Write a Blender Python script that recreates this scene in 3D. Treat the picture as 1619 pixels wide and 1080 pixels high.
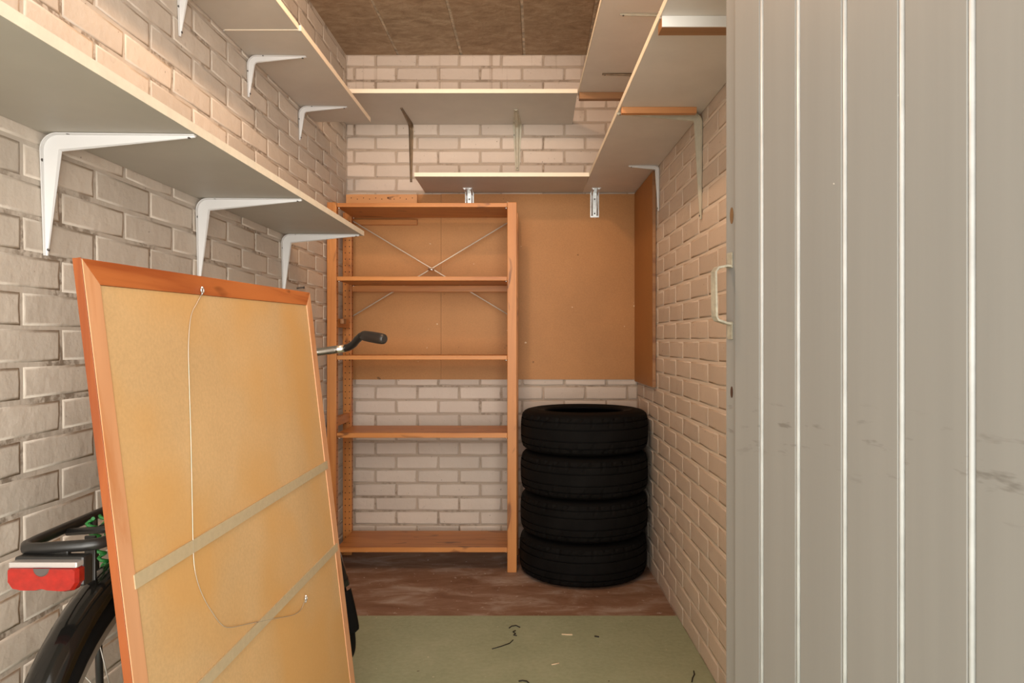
import bpy, bmesh, math, random
from mathutils import Vector, Matrix
random.seed(7)
C = bpy.context.scene.collection
for o in list(bpy.data.objects):
    bpy.data.objects.remove(o)

# ---------------------------------------------------------------- camera, light, exposure
F, CX, CY, H = 1120.0, 850.0, 540.0, 1.083
cam = bpy.data.cameras.new('camera')
cam.sensor_width = 36.0
cam.lens = 36.0 * F / 1619.0
cam.shift_x = -(CX - 809.5) / 1619.0
cam.clip_start = 0.02
camo = bpy.data.objects.new('camera', cam)
camo.location = (0, 0, H)
camo.rotation_euler = (math.radians(90), 0, 0)
C.objects.link(camo)
S = bpy.context.scene
S.camera = camo
S.view_settings.view_transform = 'Standard'
S.view_settings.look = 'None'
S.view_settings.exposure = 0.0
S.view_settings.gamma = 1.0
S.view_settings.use_curve_mapping = False
wd = bpy.data.worlds.new('daylight')
S.world = wd
wd.use_nodes = True
bgn = wd.node_tree.nodes['Background']
bgn.inputs[0].default_value = (1.0, 0.955, 0.87, 1)
bgn.inputs[1].default_value = 2.4


def lamp(name, loc, power, col, radius):
    l = bpy.data.lights.new(name, 'POINT')
    l.energy = power
    l.color = col
    l.shadow_soft_size = radius
    o = bpy.data.objects.new(name, l)
    o.location = loc
    C.objects.link(o)


lamp('ceiling_bulb_light', (-0.33, 1.80, 2.45), 27.0, (1.0, 0.66, 0.42), 0.035)

sl = bpy.data.lights.new('front_fill_sun', 'SUN')  # added wide sun, level through the open front, fills the dim back
sl.energy = 4.1
sl.angle = math.radians(56)
sl.color = (1.0, 0.955, 0.88)
so = bpy.data.objects.new('front_fill_sun', sl)
so.rotation_euler = Vector((-0.27, 1.0, 0.03)).to_track_quat('-Z', 'Y').to_euler()
so.location = (0, -3, 2)
C.objects.link(so)


def px(x, y, Y):
    return Vector(((x - CX) / F * Y, Y, H + (CY - y) / F * Y))


# ---------------------------------------------------------------- materials
class NT:
    def __init__(self, name):
        self.m = bpy.data.materials.new(name)
        self.m.use_nodes = True
        self.t = self.m.node_tree
        self.b = self.t.nodes['Principled BSDF']
        self.co = self.n('ShaderNodeTexCoord')

    def n(self, typ, **kw):
        nd = self.t.nodes.new(typ)
        for k, v in kw.items():
            setattr(nd, k, v)
        return nd

    def link(self, a, b):
        self.t.links.new(a, b)

    def map(self, scale, out='Object'):
        mp = self.n('ShaderNodeMapping')
        mp.inputs['Scale'].default_value = scale
        self.link(self.co.outputs[out], mp.inputs['Vector'])
        return mp.outputs[0]

    def noise(self, vec, scale, detail=4.0, rough=0.6, dist=0.0):
        nd = self.n('ShaderNodeTexNoise')
        nd.inputs['Scale'].default_value = scale
        nd.inputs['Detail'].default_value = detail
        nd.inputs['Roughness'].default_value = rough
        nd.inputs['Distortion'].default_value = dist
        if vec is not None:
            self.link(vec, nd.inputs['Vector'])
        return nd.outputs['Fac']

    def ramp(self, fac, stops):
        r = self.n('ShaderNodeValToRGB')
        els = r.color_ramp.elements
        while len(els) < len(stops):
            els.new(0.5)
        for e, (p, c) in zip(els, stops):
            e.position = p
            e.color = (c[0], c[1], c[2], 1) if not isinstance(c, float) else (c, c, c, 1)
        self.link(fac, r.inputs[0])
        return r.outputs[0]

    def mix(self, fac, a, b, mode='MIX'):
        mx = self.n('ShaderNodeMix', data_type='RGBA', blend_type=mode)
        for sock, v in ((mx.inputs[0], fac), (mx.inputs[6], a), (mx.inputs[7], b)):
            if isinstance(v, (int, float)):
                sock.default_value = v
            elif isinstance(v, tuple):
                sock.default_value = (v[0], v[1], v[2], 1)
            else:
                self.link(v, sock)
        return mx.outputs[2]

    def color(self, c):
        if isinstance(c, tuple):
            self.b.inputs['Base Color'].default_value = (c[0], c[1], c[2], 1)
        else:
            self.link(c, self.b.inputs['Base Color'])

    def bump(self, fac, strength, dist=0.01, prev=None):
        bm_ = self.n('ShaderNodeBump')
        bm_.inputs['Strength'].default_value = strength
        bm_.inputs['Distance'].default_value = dist
        self.link(fac, bm_.inputs['Height'])
        if prev is not None:
            self.link(prev, bm_.inputs['Normal'])
        self.link(bm_.outputs[0], self.b.inputs['Normal'])
        return bm_.outputs[0]

    def set(self, rough=0.5, metal=0.0, spec=None, coat=None):
        self.b.inputs['Roughness'].default_value = rough
        self.b.inputs['Metallic'].default_value = metal
        if spec is not None:
            self.b.inputs['Specular IOR Level'].default_value = spec
        if coat is not None:
            self.b.inputs['Coat Weight'].default_value = coat
        return self.m


def mul(c, k):
    return tuple(min(1.0, x * k) for x in c)


def m_brick(name, base, vary=0.10, dirt=(0.28, 0.22, 0.17), dirt_amount=0.5, crack=0.0, streak=0.0):
    t = NT(name)
    info = t.n('ShaderNodeObjectInfo')
    geo = t.n('ShaderNodeNewGeometry')
    pos = geo.outputs['Position']
    c = t.ramp(info.outputs['Random'], [(0.0, mul(base, 1 - vary)), (0.5, base), (1.0, mul(base, 1 + vary))])
    n1 = t.noise(pos, 3.2, 5, 0.6)
    c = t.mix(t.ramp(n1, [(0.35, 0.0), (0.75, dirt_amount * 0.55)]), c, mul(base, 0.72))
    n2 = t.noise(pos, 34.0, 4, 0.6, 0.4)
    c = t.mix(t.ramp(n2, [(0.66, 0.0), (0.80, dirt_amount)]), c, dirt)
    n5 = t.noise(pos, 75.0, 2, 0.5)
    c = t.mix(t.ramp(n5, [(0.735, 0.0), (0.77, 0.7)]), c, (0.16, 0.11, 0.075))
    if streak:
        mp = t.n('ShaderNodeMapping')
        mp.inputs['Scale'].default_value = (26, 26, 0.7)
        t.link(pos, mp.inputs['Vector'])
        sx = t.n('ShaderNodeSeparateXYZ')
        t.link(pos, sx.inputs[0])
        zr = t.n('ShaderNodeMapRange')
        zr.inputs['From Min'].default_value = 2.18
        zr.inputs['From Max'].default_value = 2.45
        t.link(sx.outputs['Z'], zr.inputs[0])
        k = t.mix(1.0, t.ramp(t.noise(mp.outputs[0], 1.0, 2, 0.5), [(0.62, 0.0), (0.72, streak)]), zr.outputs[0], 'MULTIPLY')
        c = t.mix(k, c, (0.27, 0.17, 0.10))
    if crack:
        n6 = t.noise(pos, 5.0, 2, 0.5)
        n7 = t.noise(pos, 48.0, 3, 0.6)
        k = t.mix(1.0, t.ramp(n6, [(0.50, 0.0), (0.60, 1.0)]), t.ramp(n7, [(0.42, 0.0), (0.58, crack)]), 'MULTIPLY')
        c = t.mix(k, c, (0.17, 0.12, 0.08))
    t.color(c)
    n3 = t.noise(pos, 55.0, 5, 0.65)
    n4 = t.noise(pos, 14.0, 3, 0.5)
    b = t.bump(n4, 0.35, 0.012)
    t.bump(n3, 0.35, 0.004, b)
    return t.set(0.62, spec=0.25)


def m_plain(name, col, rough=0.5, metal=0.0, spec=None, var=0.0, nscale=20.0, bump=0.0, bscale=60.0, coat=None):
    t = NT(name)
    if var:
        n = t.noise(t.map((1, 1, 1)), nscale, 4, 0.6)
        t.color(t.ramp(n, [(0.3, mul(col, 1 - var)), (0.7, mul(col, 1 + var))]))
    else:
        t.color(col)
    if bump:
        t.bump(t.noise(t.map((1, 1, 1)), bscale, 4, 0.6), bump, 0.003)
    return t.set(rough, metal, spec, coat)


def m_wood(name, light, dark, axis, knots=True, rough=0.42, grain=1.0, knot_col=None):
    t = NT(name)
    info = t.n('ShaderNodeObjectInfo')
    sc = [26.0, 26.0, 26.0]
    sc[axis] = 1.3
    geo = t.n('ShaderNodeNewGeometry')
    mp = t.n('ShaderNodeMapping')
    mp.inputs['Scale'].default_value = sc
    off = t.n('ShaderNodeCombineXYZ')
    mulm = t.n('ShaderNodeMath', operation='MULTIPLY')
    mulm.inputs[1].default_value = 40.0
    t.link(info.outputs['Random'], mulm.inputs[0])
    for k in range(3):
        t.link(mulm.outputs[0], off.inputs[k])
    t.link(geo.outputs['Position'], mp.inputs['Vector'])
    t.link(off.outputs[0], mp.inputs['Location'])
    g = t.noise(mp.outputs[0], 1.0, 5, 0.55, 0.8)
    c = t.ramp(g, [(0.32, dark), (0.48, light), (0.62, mul(light, 1.07)), (0.78, dark)])
    sc2 = [5.5, 5.5, 5.5]
    sc2[axis] = 2.6
    mp2 = t.n('ShaderNodeMapping')
    mp2.inputs['Scale'].default_value = sc2
    t.link(geo.outputs['Position'], mp2.inputs['Vector'])
    t.link(off.outputs[0], mp2.inputs['Location'])
    n2 = t.noise(mp2.outputs[0], 1.0, 3, 0.5)
    c = t.mix(t.ramp(n2, [(0.4, 0.0), (0.7, 0.45)]), c, mul(dark, 1.05))
    if knots:
        sc3 = [19.0, 19.0, 19.0]
        sc3[axis] = 7.0
        mp3 = t.n('ShaderNodeMapping')
        mp3.inputs['Scale'].default_value = sc3
        t.link(geo.outputs['Position'], mp3.inputs['Vector'])
        t.link(off.outputs[0], mp3.inputs['Location'])
        v = t.noise(mp3.outputs[0], 1.0, 2, 0.5, 0.6)
        c = t.mix(t.ramp(v, [(0.645, 0.0), (0.72, 0.85)]), c, knot_col or mul(dark, 0.42))
    t.color(c)
    t.bump(g, 0.08 * grain, 0.003)
    return t.set(rough, spec=0.35)


M = {}
PAINT = (0.65, 0.575, 0.495)
M['brick_white'] = m_brick('white_painted_brick', PAINT)
M['lens_core'] = m_plain('dark_lens_centre', (0.10, 0.08, 0.075), 0.2, 0.3)
M['mortar_white'] = m_brick('white_painted_mortar', mul(PAINT, 0.90), 0.0, dirt_amount=0.7, crack=0.75)
M['brick_back'] = m_brick('cream_painted_brick', (0.63, 0.53, 0.45), 0.10, streak=0.6)
M['mortar_back'] = m_brick('cream_painted_mortar', (0.46, 0.365, 0.285), 0.0, dirt_amount=0.6, crack=0.6)
M['brick_tan'] = m_brick('tan_painted_brick', (0.64, 0.535, 0.445), 0.06, dirt_amount=0.35)
M['mortar_tan'] = m_brick('pale_joint_mortar', (0.76, 0.66, 0.56), 0.0, dirt_amount=0.3)
M['melamine'] = m_plain('white_melamine_board', (0.585, 0.545, 0.49), 0.5, var=0.05, nscale=5, spec=0.3)
M['melamine_dimmed'] = m_plain('dimmed_grey_melamine', (0.44, 0.405, 0.345), 0.5, var=0.05, nscale=5, spec=0.3)  # darker melamine copy: dimmer light under the lower left shelf put into colour
M['melamine_lit'] = m_plain('lit_white_melamine', (0.73, 0.69, 0.64), 0.5, var=0.05, nscale=5, spec=0.3)  # lighter melamine copy: brighter light under the right shelves put into colour
M['edge'] = m_plain('pale_edge_band', (0.82, 0.76, 0.62), 0.5, var=0.06, nscale=30)
M['edge_back'] = m_plain('cream_edge_band', (0.86, 0.75, 0.60), 0.5)
M['bracket_white'] = m_plain('white_enamelled_steel', (0.64, 0.63, 0.625), 0.38)
M['bracket_beige'] = m_plain('old_beige_steel', (0.50, 0.46, 0.36), 0.5, var=0.15)
M['bracket_dark'] = m_plain('tarnished_steel', (0.20, 0.14, 0.085), 0.45, 0.5, var=0.3)
M['galvanised'] = m_plain('galvanised_steel', (0.66, 0.68, 0.68), 0.35, 0.75, var=0.15, nscale=60)
M['screw'] = m_plain('dark_screw_head', (0.10, 0.09, 0.085), 0.45, 0.6)
M['chrome'] = m_plain('polished_metal', (0.86, 0.85, 0.82), 0.14, 1.0)
M['rod'] = m_plain('dull_zinc_rod', (0.72, 0.64, 0.52), 0.45, 0.25)
M['wire'] = m_plain('thin_steel_wire', (0.62, 0.56, 0.46), 0.35, 0.6)
for i, ax in enumerate('xyz'):
    M['pine_' + ax] = m_wood('orange_pine_' + ax, (0.52, 0.215, 0.060), (0.37, 0.125, 0.03), i)
M['batten'] = m_wood('orange_batten_wood', (0.58, 0.27, 0.11), (0.40, 0.16, 0.06), 0, knots=False)
M['batten_brown'] = m_wood('brown_batten_wood', (0.33, 0.165, 0.07), (0.22, 0.10, 0.045), 0, knots=False)
M['lit_white'] = m_plain('lit_white_batten_face', (0.88, 0.86, 0.82), 0.4)  # white on the brown batten's near face stands in for strong light
M['perforated'] = m_wood('perforated_pine', (0.60, 0.30, 0.12), (0.47, 0.20, 0.07), 0)
M['hole'] = m_plain('dark_drilled_hole', (0.06, 0.025, 0.012), 0.9)


def m_hardboard(name, base, spots=True, warm=None):
    t = NT(name)
    geo = t.n('ShaderNodeNewGeometry')
    p = geo.outputs['Position']
    n = t.noise(p, 2.6, 4, 0.55)
    c = t.ramp(n, [(0.3, mul(base, 0.88)), (0.7, mul(base, 1.1))])
    n2 = t.noise(p, 160.0, 3, 0.6)
    c = t.mix(0.22, c, t.ramp(n2, [(0.35, mul(base, 0.75)), (0.65, mul(base, 1.2))]))
    if warm:
        n5 = t.noise(p, 3.4, 2, 0.5)
        c = t.mix(t.ramp(n5, [(0.42, 0.0), (0.62, 0.7)]), c, warm)
    if spots:
        n3 = t.noise(p, 26.0, 2, 0.5, 0.3)
        c = t.mix(t.ramp(n3, [(0.735, 0.0), (0.77, 0.75)]), c, mul(base, 0.28))
        n4 = t.noise(p, 41.0, 1, 0.5)
        c = t.mix(t.ramp(n4, [(0.80, 0.0), (0.815, 0.8)]), c, (0.75, 0.6, 0.4))
    t.color(c)
    t.bump(n2, 0.06, 0.001)
    return t.set(0.55, spec=0.3)


M['hardboard'] = m_hardboard('brown_hardboard', (0.455, 0.215, 0.075))
M['hardboard_side'] = m_hardboard('dark_brown_hardboard', (0.42, 0.185, 0.055), False)
M['backing'] = m_hardboard('tan_fibre_backing', (0.61, 0.40, 0.195), False, (0.62, 0.34, 0.11))
M['tape'] = m_plain('beige_paper_tape', (0.48, 0.385, 0.24), 0.6, var=0.06, nscale=90)
M['frame_rail'] = m_wood('red_brown_frame_wood', (0.52, 0.165, 0.045), (0.32, 0.075, 0.018), 1)
M['frame_stile'] = m_wood('pinkish_frame_wood', (0.64, 0.335, 0.175), (0.55, 0.235, 0.095), 2, knots=False)
M['frame_outer'] = m_wood('varnished_outer_edge', (0.25, 0.065, 0.014), (0.18, 0.04, 0.010), 2, knots=False, rough=0.3)
M['rubber'] = m_plain('black_tyre_rubber', (0.0055, 0.005, 0.0047), 0.75, spec=0.10, var=0.25, nscale=12)
M['rubber_wall'] = m_plain('black_sidewall_rubber', (0.005, 0.0047, 0.0045), 0.7, spec=0.10)
M['black_gloss'] = m_plain('glossy_black_paint', (0.006, 0.0055, 0.005), 0.12, spec=0.4, coat=0.2)
M['black_satin'] = m_plain('satin_black_metal', (0.014, 0.013, 0.012), 0.32)
M['grip'] = m_plain('black_grip_rubber', (0.020, 0.016, 0.014), 0.42)
M['rim'] = m_plain('grey_alloy_rim', (0.36, 0.34, 0.31), 0.4, 0.7)
M['red_lens'] = m_plain('red_plastic_lens', (0.25, 0.009, 0.005), 0.18, coat=0.3, var=0.18, nscale=90)
M['clear_lens'] = m_plain('silver_lens_housing', (0.50, 0.46, 0.44), 0.2, 0.5)
M['green_cord'] = m_plain('green_elastic_cord', (0.02, 0.19, 0.035), 0.5)
M['leather'] = m_plain('black_saddle_cover', (0.018, 0.016, 0.015), 0.5, bump=0.2)


def m_door():
    t = NT('grey_door_paint')
    geo = t.n('ShaderNodeNewGeometry')
    p = geo.outputs['Position']
    mp = t.n('ShaderNodeMapping')
    mp.inputs['Scale'].default_value = (22, 22, 0.7)
    t.link(p, mp.inputs['Vector'])
    base = (0.27, 0.266, 0.25)
    n = t.noise(mp.outputs[0], 1.0, 4, 0.6)
    c = t.ramp(n, [(0.3, mul(base, 0.96)), (0.7, mul(base, 1.04))])
    # dark rub marks at elbow-below height
    sx = t.n('ShaderNodeSeparateXYZ')
    t.link(p, sx.inputs[0])
    zr = t.n('ShaderNodeMapRange')
    zr.inputs['From Min'].default_value = 0.86
    zr.inputs['From Max'].default_value = 1.0
    t.link(sx.outputs['Z'], zr.inputs[0])
    band = t.ramp(zr.outputs[0], [(0.0, 0.0), (0.4, 1.0), (0.6, 1.0), (1.0, 0.0)])
    mp2 = t.n('ShaderNodeMapping')
    mp2.inputs['Scale'].default_value = (14, 14, 60)
    t.link(p, mp2.inputs['Vector'])
    n2 = t.noise(mp2.outputs[0], 1.0, 3, 0.6)
    marks = t.ramp(n2, [(0.60, 0.0), (0.70, 0.55)])
    mm = t.n('ShaderNodeMix', data_type='RGBA', blend_type='MULTIPLY')
    mm.inputs[0].default_value = 1.0
    t.link(band, mm.inputs[6])
    t.link(marks, mm.inputs[7])
    c = t.mix(mm.outputs[2], c, (0.12, 0.11, 0.10))
    n3 = t.noise(p, 30.0, 2, 0.5)
    c = t.mix(t.ramp(n3, [(0.79, 0.0), (0.80, 0.8)]), c, (0.75, 0.73, 0.68))
    t.color(c)
    t.bump(n, 0.05, 0.002)
    return t.set(0.45, spec=0.4)


M['door'] = m_door()
M['door_bead'] = m_plain('worn_lit_bead_edge', (0.55, 0.565, 0.56), 0.3, var=0.14, nscale=14)  # paler than the boards: worn paint plus the bead's highlight put into colour
M['rust'] = m_plain('rusty_hole', (0.16, 0.085, 0.035), 0.8, var=0.3)
M['handle'] = m_plain('worn_painted_handle', (0.35, 0.315, 0.24), 0.4, var=0.3, nscale=60)


def m_ceiling():
    t = NT('brown_stained_concrete')
    geo = t.n('ShaderNodeNewGeometry')
    p = geo.outputs['Position']
    info = t.n('ShaderNodeObjectInfo')
    mp = t.n('ShaderNodeMapping')
    mp.inputs['Scale'].default_value = (13, 24, 13)
    t.link(p, mp.inputs['Vector'])
    n = t.noise(mp.outputs[0], 1.0, 6, 0.7, 0.5)
    c = t.ramp(n, [(0.25, (0.25, 0.175, 0.115)), (0.5, (0.42, 0.31, 0.21)), (0.75, (0.58, 0.46, 0.33))])
    c = t.mix(t.ramp(info.outputs['Random'], [(0.0, 0.0), (1.0, 0.3)]), c, (0.30, 0.17, 0.09))
    n2 = t.noise(p, 20.0, 5, 0.7)
    c = t.mix(t.ramp(n2, [(0.68, 0.0), (0.8, 0.5)]), c, (0.70, 0.62, 0.50))
    t.color(c)
    n3 = t.noise(p, 60.0, 5, 0.7)
    b = t.bump(n, 0.5, 0.01)
    t.bump(n3, 0.4, 0.004, b)
    return t.set(0.8, spec=0.2)


M['ceiling'] = m_ceiling()
M['joint'] = m_plain('pale_joint_filler', (0.58, 0.48, 0.36), 0.85, var=0.45, nscale=30)


def m_floor():
    t = NT('brown_dusty_concrete')
    geo = t.n('ShaderNodeNewGeometry')
    p = geo.outputs['Position']
    mp = t.n('ShaderNodeMapping')
    mp.inputs['Scale'].default_value = (3.0, 7.0, 3.0)
    t.link(p, mp.inputs['Vector'])
    n = t.noise(mp.outputs[0], 1.4, 6, 0.65, 0.6)
    c = t.ramp(n, [(0.30, (0.19, 0.095, 0.055)), (0.5, (0.28, 0.165, 0.11)), (0.62, (0.38, 0.28, 0.225)), (0.8, (0.52, 0.44, 0.39))])
    n2 = t.noise(p, 38.0, 3, 0.6)
    c = t.mix(t.ramp(n2, [(0.665, 0.0), (0.73, 0.85)]), c, (0.72, 0.68, 0.63))
    t.color(c)
    t.bump(t.noise(p, 70.0, 4, 0.6), 0.2, 0.003)
    return t.set(0.6, spec=0.3)


def m_green():
    t = NT('worn_green_floor_paint')
    geo = t.n('ShaderNodeNewGeometry')
    p = geo.outputs['Position']
    n = t.noise(p, 4.0, 6, 0.65, 0.3)
    c = t.ramp(n, [(0.3, (0.29, 0.335, 0.215)), (0.55, (0.35, 0.395, 0.265)), (0.75, (0.43, 0.46, 0.325))])
    n1 = t.noise(p, 60.0, 4, 0.6)
    c = t.mix(0.3, c, t.ramp(n1, [(0.3, (0.25, 0.27, 0.175)), (0.7, (0.44, 0.465, 0.33))]))
    n2 = t.noise(p, 55.0, 2, 0.5)
    c = t.mix(t.ramp(n2, [(0.745, 0.0), (0.765, 0.8)]), c, (0.62, 0.60, 0.45))
    n3 = t.noise(p, 29.0, 2, 0.5)
    c = t.mix(t.ramp(n3, [(0.76, 0.0), (0.79, 0.8)]), c, (0.08, 0.06, 0.04))
    t.color(c)
    t.bump(n1, 0.15, 0.002)
    return t.set(0.6, spec=0.3)


M['floor'] = m_floor()
M['green'] = m_green()
M['debris_black'] = m_plain('black_debris', (0.015, 0.012, 0.01), 0.6)
M['debris_wood'] = m_plain('pale_splinter', (0.72, 0.56, 0.38), 0.7)


# ---------------------------------------------------------------- mesh helpers
class MB:
    def __init__(self):
        self.bm = bmesh.new()

    def hexa(self, pts, bevel=0.0):
        """pts: 4 bottom (ccw) + 4 top"""
        bm = self.bm
        vs = [bm.verts.new(p) for p in pts]
        fs = [(3, 2, 1, 0), (4, 5, 6, 7), (0, 1, 5, 4), (1, 2, 6, 5), (2, 3, 7, 6), (3, 0, 4, 7)]
        faces = [bm.faces.new([vs[i] for i in f]) for f in fs]
        bmesh.ops.recalc_face_normals(bm, faces=faces)
        if bevel:
            es = list({e for f in faces for e in f.edges})
            bmesh.ops.bevel(bm, geom=es, offset=bevel, segments=2, profile=0.6, affect='EDGES')
        return self

    def box(self, x0, x1, y0, y1, z0, z1, bevel=0.0, fn=None):
        pts = [(x0, y0, z0), (x1, y0, z0), (x1, y1, z0), (x0, y1, z0), (x0, y0, z1), (x1, y0, z1), (x1, y1, z1), (x0, y1, z1)]
        if fn:
            pts = [fn(*p) for p in pts]
        return self.hexa(pts, bevel)

    def obox(self, o, a, b, c, bevel=0.0):
        """box from corner o with edge vectors a, b, c"""
        o, a, b, c = Vector(o), Vector(a), Vector(b), Vector(c)
        return self.hexa([o, o + a, o + a + b, o + b, o + c, o + a + c, o + a + b + c, o + b + c], bevel)

    def tube(self, pts, r, seg=10, closed=False, caps=True, smooth=True):
        bm = self.bm
        pts = [Vector(p) for p in pts]
        n = len(pts)
        rs = r if isinstance(r, (list, tuple)) else [r] * n
        rings = []
        prev = None
        for i, p in enumerate(pts):
            if closed:
                t = pts[(i + 1) % n] - pts[i - 1]
            else:
                t = pts[min(i + 1, n - 1)] - pts[max(i - 1, 0)]
            t.normalize()
            if prev is None:
                up = Vector((0, 0, 1)) if abs(t.z) < 0.9 else Vector((1, 0, 0))
                a = t.cross(up).normalized()
            else:
                a = (prev - t * prev.dot(t))
                a = a.normalized() if a.length > 1e-6 else t.orthogonal().normalized()
            prev = a
            b = t.cross(a)
            rings.append([bm.verts.new(p + (a * math.cos(2 * math.pi * k / seg) + b * math.sin(2 * math.pi * k / seg)) * rs[i]) for k in range(seg)])
        m = n if closed else n - 1
        for i in range(m):
            A, B = rings[i], rings[(i + 1) % n]
            for k in range(seg):
                f = bm.faces.new((A[k], A[(k + 1) % seg], B[(k + 1) % seg], B[k]))
                f.smooth = smooth
        if caps and not closed:
            bm.faces.new(rings[0][::-1])
            bm.faces.new(rings[-1])
        return self

    def sweep(self, secs, cap=True, closed_path=False, smooth=False, open_sec=False):
        """secs: list of lists of points, same length each"""
        bm = self.bm
        rings = [[bm.verts.new(p) for p in s] for s in secs]
        k = len(rings[0])
        n = len(rings)
        for i in range(n if closed_path else n - 1):
            A, B = rings[i], rings[(i + 1) % n]
            for j in range(k - 1 if open_sec else k):
                f = bm.faces.new((A[j], A[(j + 1) % k], B[(j + 1) % k], B[j]))
                f.smooth = smooth
        if cap and not closed_path and not open_sec:
            bm.faces.new(rings[0][::-1])
            bm.faces.new(rings[-1])
        return self

    def disc(self, c, nrm, r, h, seg=10):
        c, nrm = Vector(c), Vector(nrm).normalized()
        return self.tube([c, c + nrm * h], r, seg)

    def mesh(self, name):
        bmesh.ops.recalc_face_normals(self.bm, faces=self.bm.faces[:])
        me = bpy.data.meshes.new(name)
        self.bm.to_mesh(me)
        self.bm.free()
        return me


def thing(name, label, cat, loc=(0, 0, 0), rot=(0, 0, 0), group=None, kind=None):
    o = bpy.data.objects.new(name, None)
    o.empty_display_size = 0.05
    o.location = loc
    o.rotation_euler = rot
    C.objects.link(o)
    tag(o, label, cat, group, kind)
    return o


def tag(o, label=None, cat=None, group=None, kind=None):
    if label:
        o['label'] = label
    if cat:
        o['category'] = cat
    if group:
        o['group'] = group
    if kind:
        o['kind'] = kind
    return o


def wm(o):
    """world matrix, without waiting for the depsgraph"""
    m = Matrix.LocRotScale(o.location, o.rotation_euler, o.scale)
    return wm(o.parent) @ m if o.parent else m


def part(name, mb, mat, parent=None, label=None, world=True, kind=None):
    me = mb.mesh(name) if isinstance(mb, MB) else mb
    if isinstance(mb, MB) and parent is not None and world:
        me.transform(wm(parent).inverted())
    if not me.materials:
        me.materials.append(M[mat])
    o = bpy.data.objects.new(name, me)
    C.objects.link(o)
    if parent is not None:
        o.parent = parent
    tag(o, label, kind=kind)
    return o


def solo(name, mb, mat, label, cat, origin, group=None):
    """a thing that is one mesh: origin at its base"""
    me = mb.mesh(name)
    me.transform(Matrix.Translation(-Vector(origin)))
    me.materials.append(M[mat])
    o = bpy.data.objects.new(name, me)
    o.location = origin
    C.objects.link(o)
    return tag(o, label, cat, group)


def struct(name, mb, mat):
    o = part(name, mb, mat)
    o['kind'] = 'structure'
    return o


def RW(Y, v, z):
    """point on the right wall: depth Y, distance v into the room"""
    return Vector((0.52 + 0.03 * (3.7 - Y) - v, Y, z))


def rbox(mb, Y0, Y1, v0, v1, z0, z1, bevel=0.0):
    return mb.box(Y0, Y1, v0, v1, z0, z1, bevel, fn=lambda y, v, z: RW(y, v, z))


RANG = math.atan(0.03)
XL, YB, ZC = -1.0, 3.7, 2.581

# ---------------------------------------------------------------- floor and ceiling
floor = struct('floor', MB().box(-1.15, 0.85, -0.6, 3.82, -0.12, 0.0), 'floor')
gp = part('green_coating', MB().box(-0.999, 0.70, -0.6, 2.79, -0.002, 0.003), 'green', floor, label='worn green painted front of the floor')
ceil = struct('ceiling', MB().box(-1.15, 0.85, 0.25, 3.82, ZC + 0.006, ZC + 0.14), 'joint')
for i, x0 in enumerate((-1.06, -0.73, -0.40, -0.07, 0.26)):
    part('slab', MB().box(x0 + 0.006, x0 + 0.324, 0.25, 3.80, ZC, ZC + 0.05, 0.006), 'ceiling', ceil)


# ---------------------------------------------------------------- brick walls
def brick_mesh(L, Hh, seed):
    """front face towards -Y, 8-vertex outline slightly uneven, rounded arris"""
    rd = random.Random(seed)
    bm = bmesh.new()
    a, b = L / 2, Hh / 2
    out = [(-a, -b), (0, -b), (a, -b), (a, 0), (a, b), (0, b), (-a, b), (-a, 0)]
    out = [(x + rd.uniform(-.002, .002), z + rd.uniform(-.0018, .0018)) for x, z in out]
    d1, d2 = [], []
    back = [bm.verts.new((x, 0.022, z)) for x, z in out]
    mid = [bm.verts.new((x, 0.0009, z)) for x, z in out]
    fr = [bm.verts.new((x * (1 - 0.0065 / a), rd.uniform(-0.0003, 0.0003), z * (1 - 0.0065 / b))) for x, z in out]
    c = bm.verts.new((0, -0.0006, 0))
    for i in range(8):
        j = (i + 1) % 8
        bm.faces.new((back[i], back[j], mid[j], mid[i]))
        bm.faces.new((mid[i], mid[j], fr[j], fr[i])).smooth = True
        bm.faces.new((fr[i], fr[j], c))
    bmesh.ops.recalc_face_normals(bm, faces=bm.faces[:])
    me = bpy.data.meshes.new('brick')
    bm.to_mesh(me)
    bm.free()
    return me


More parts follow.
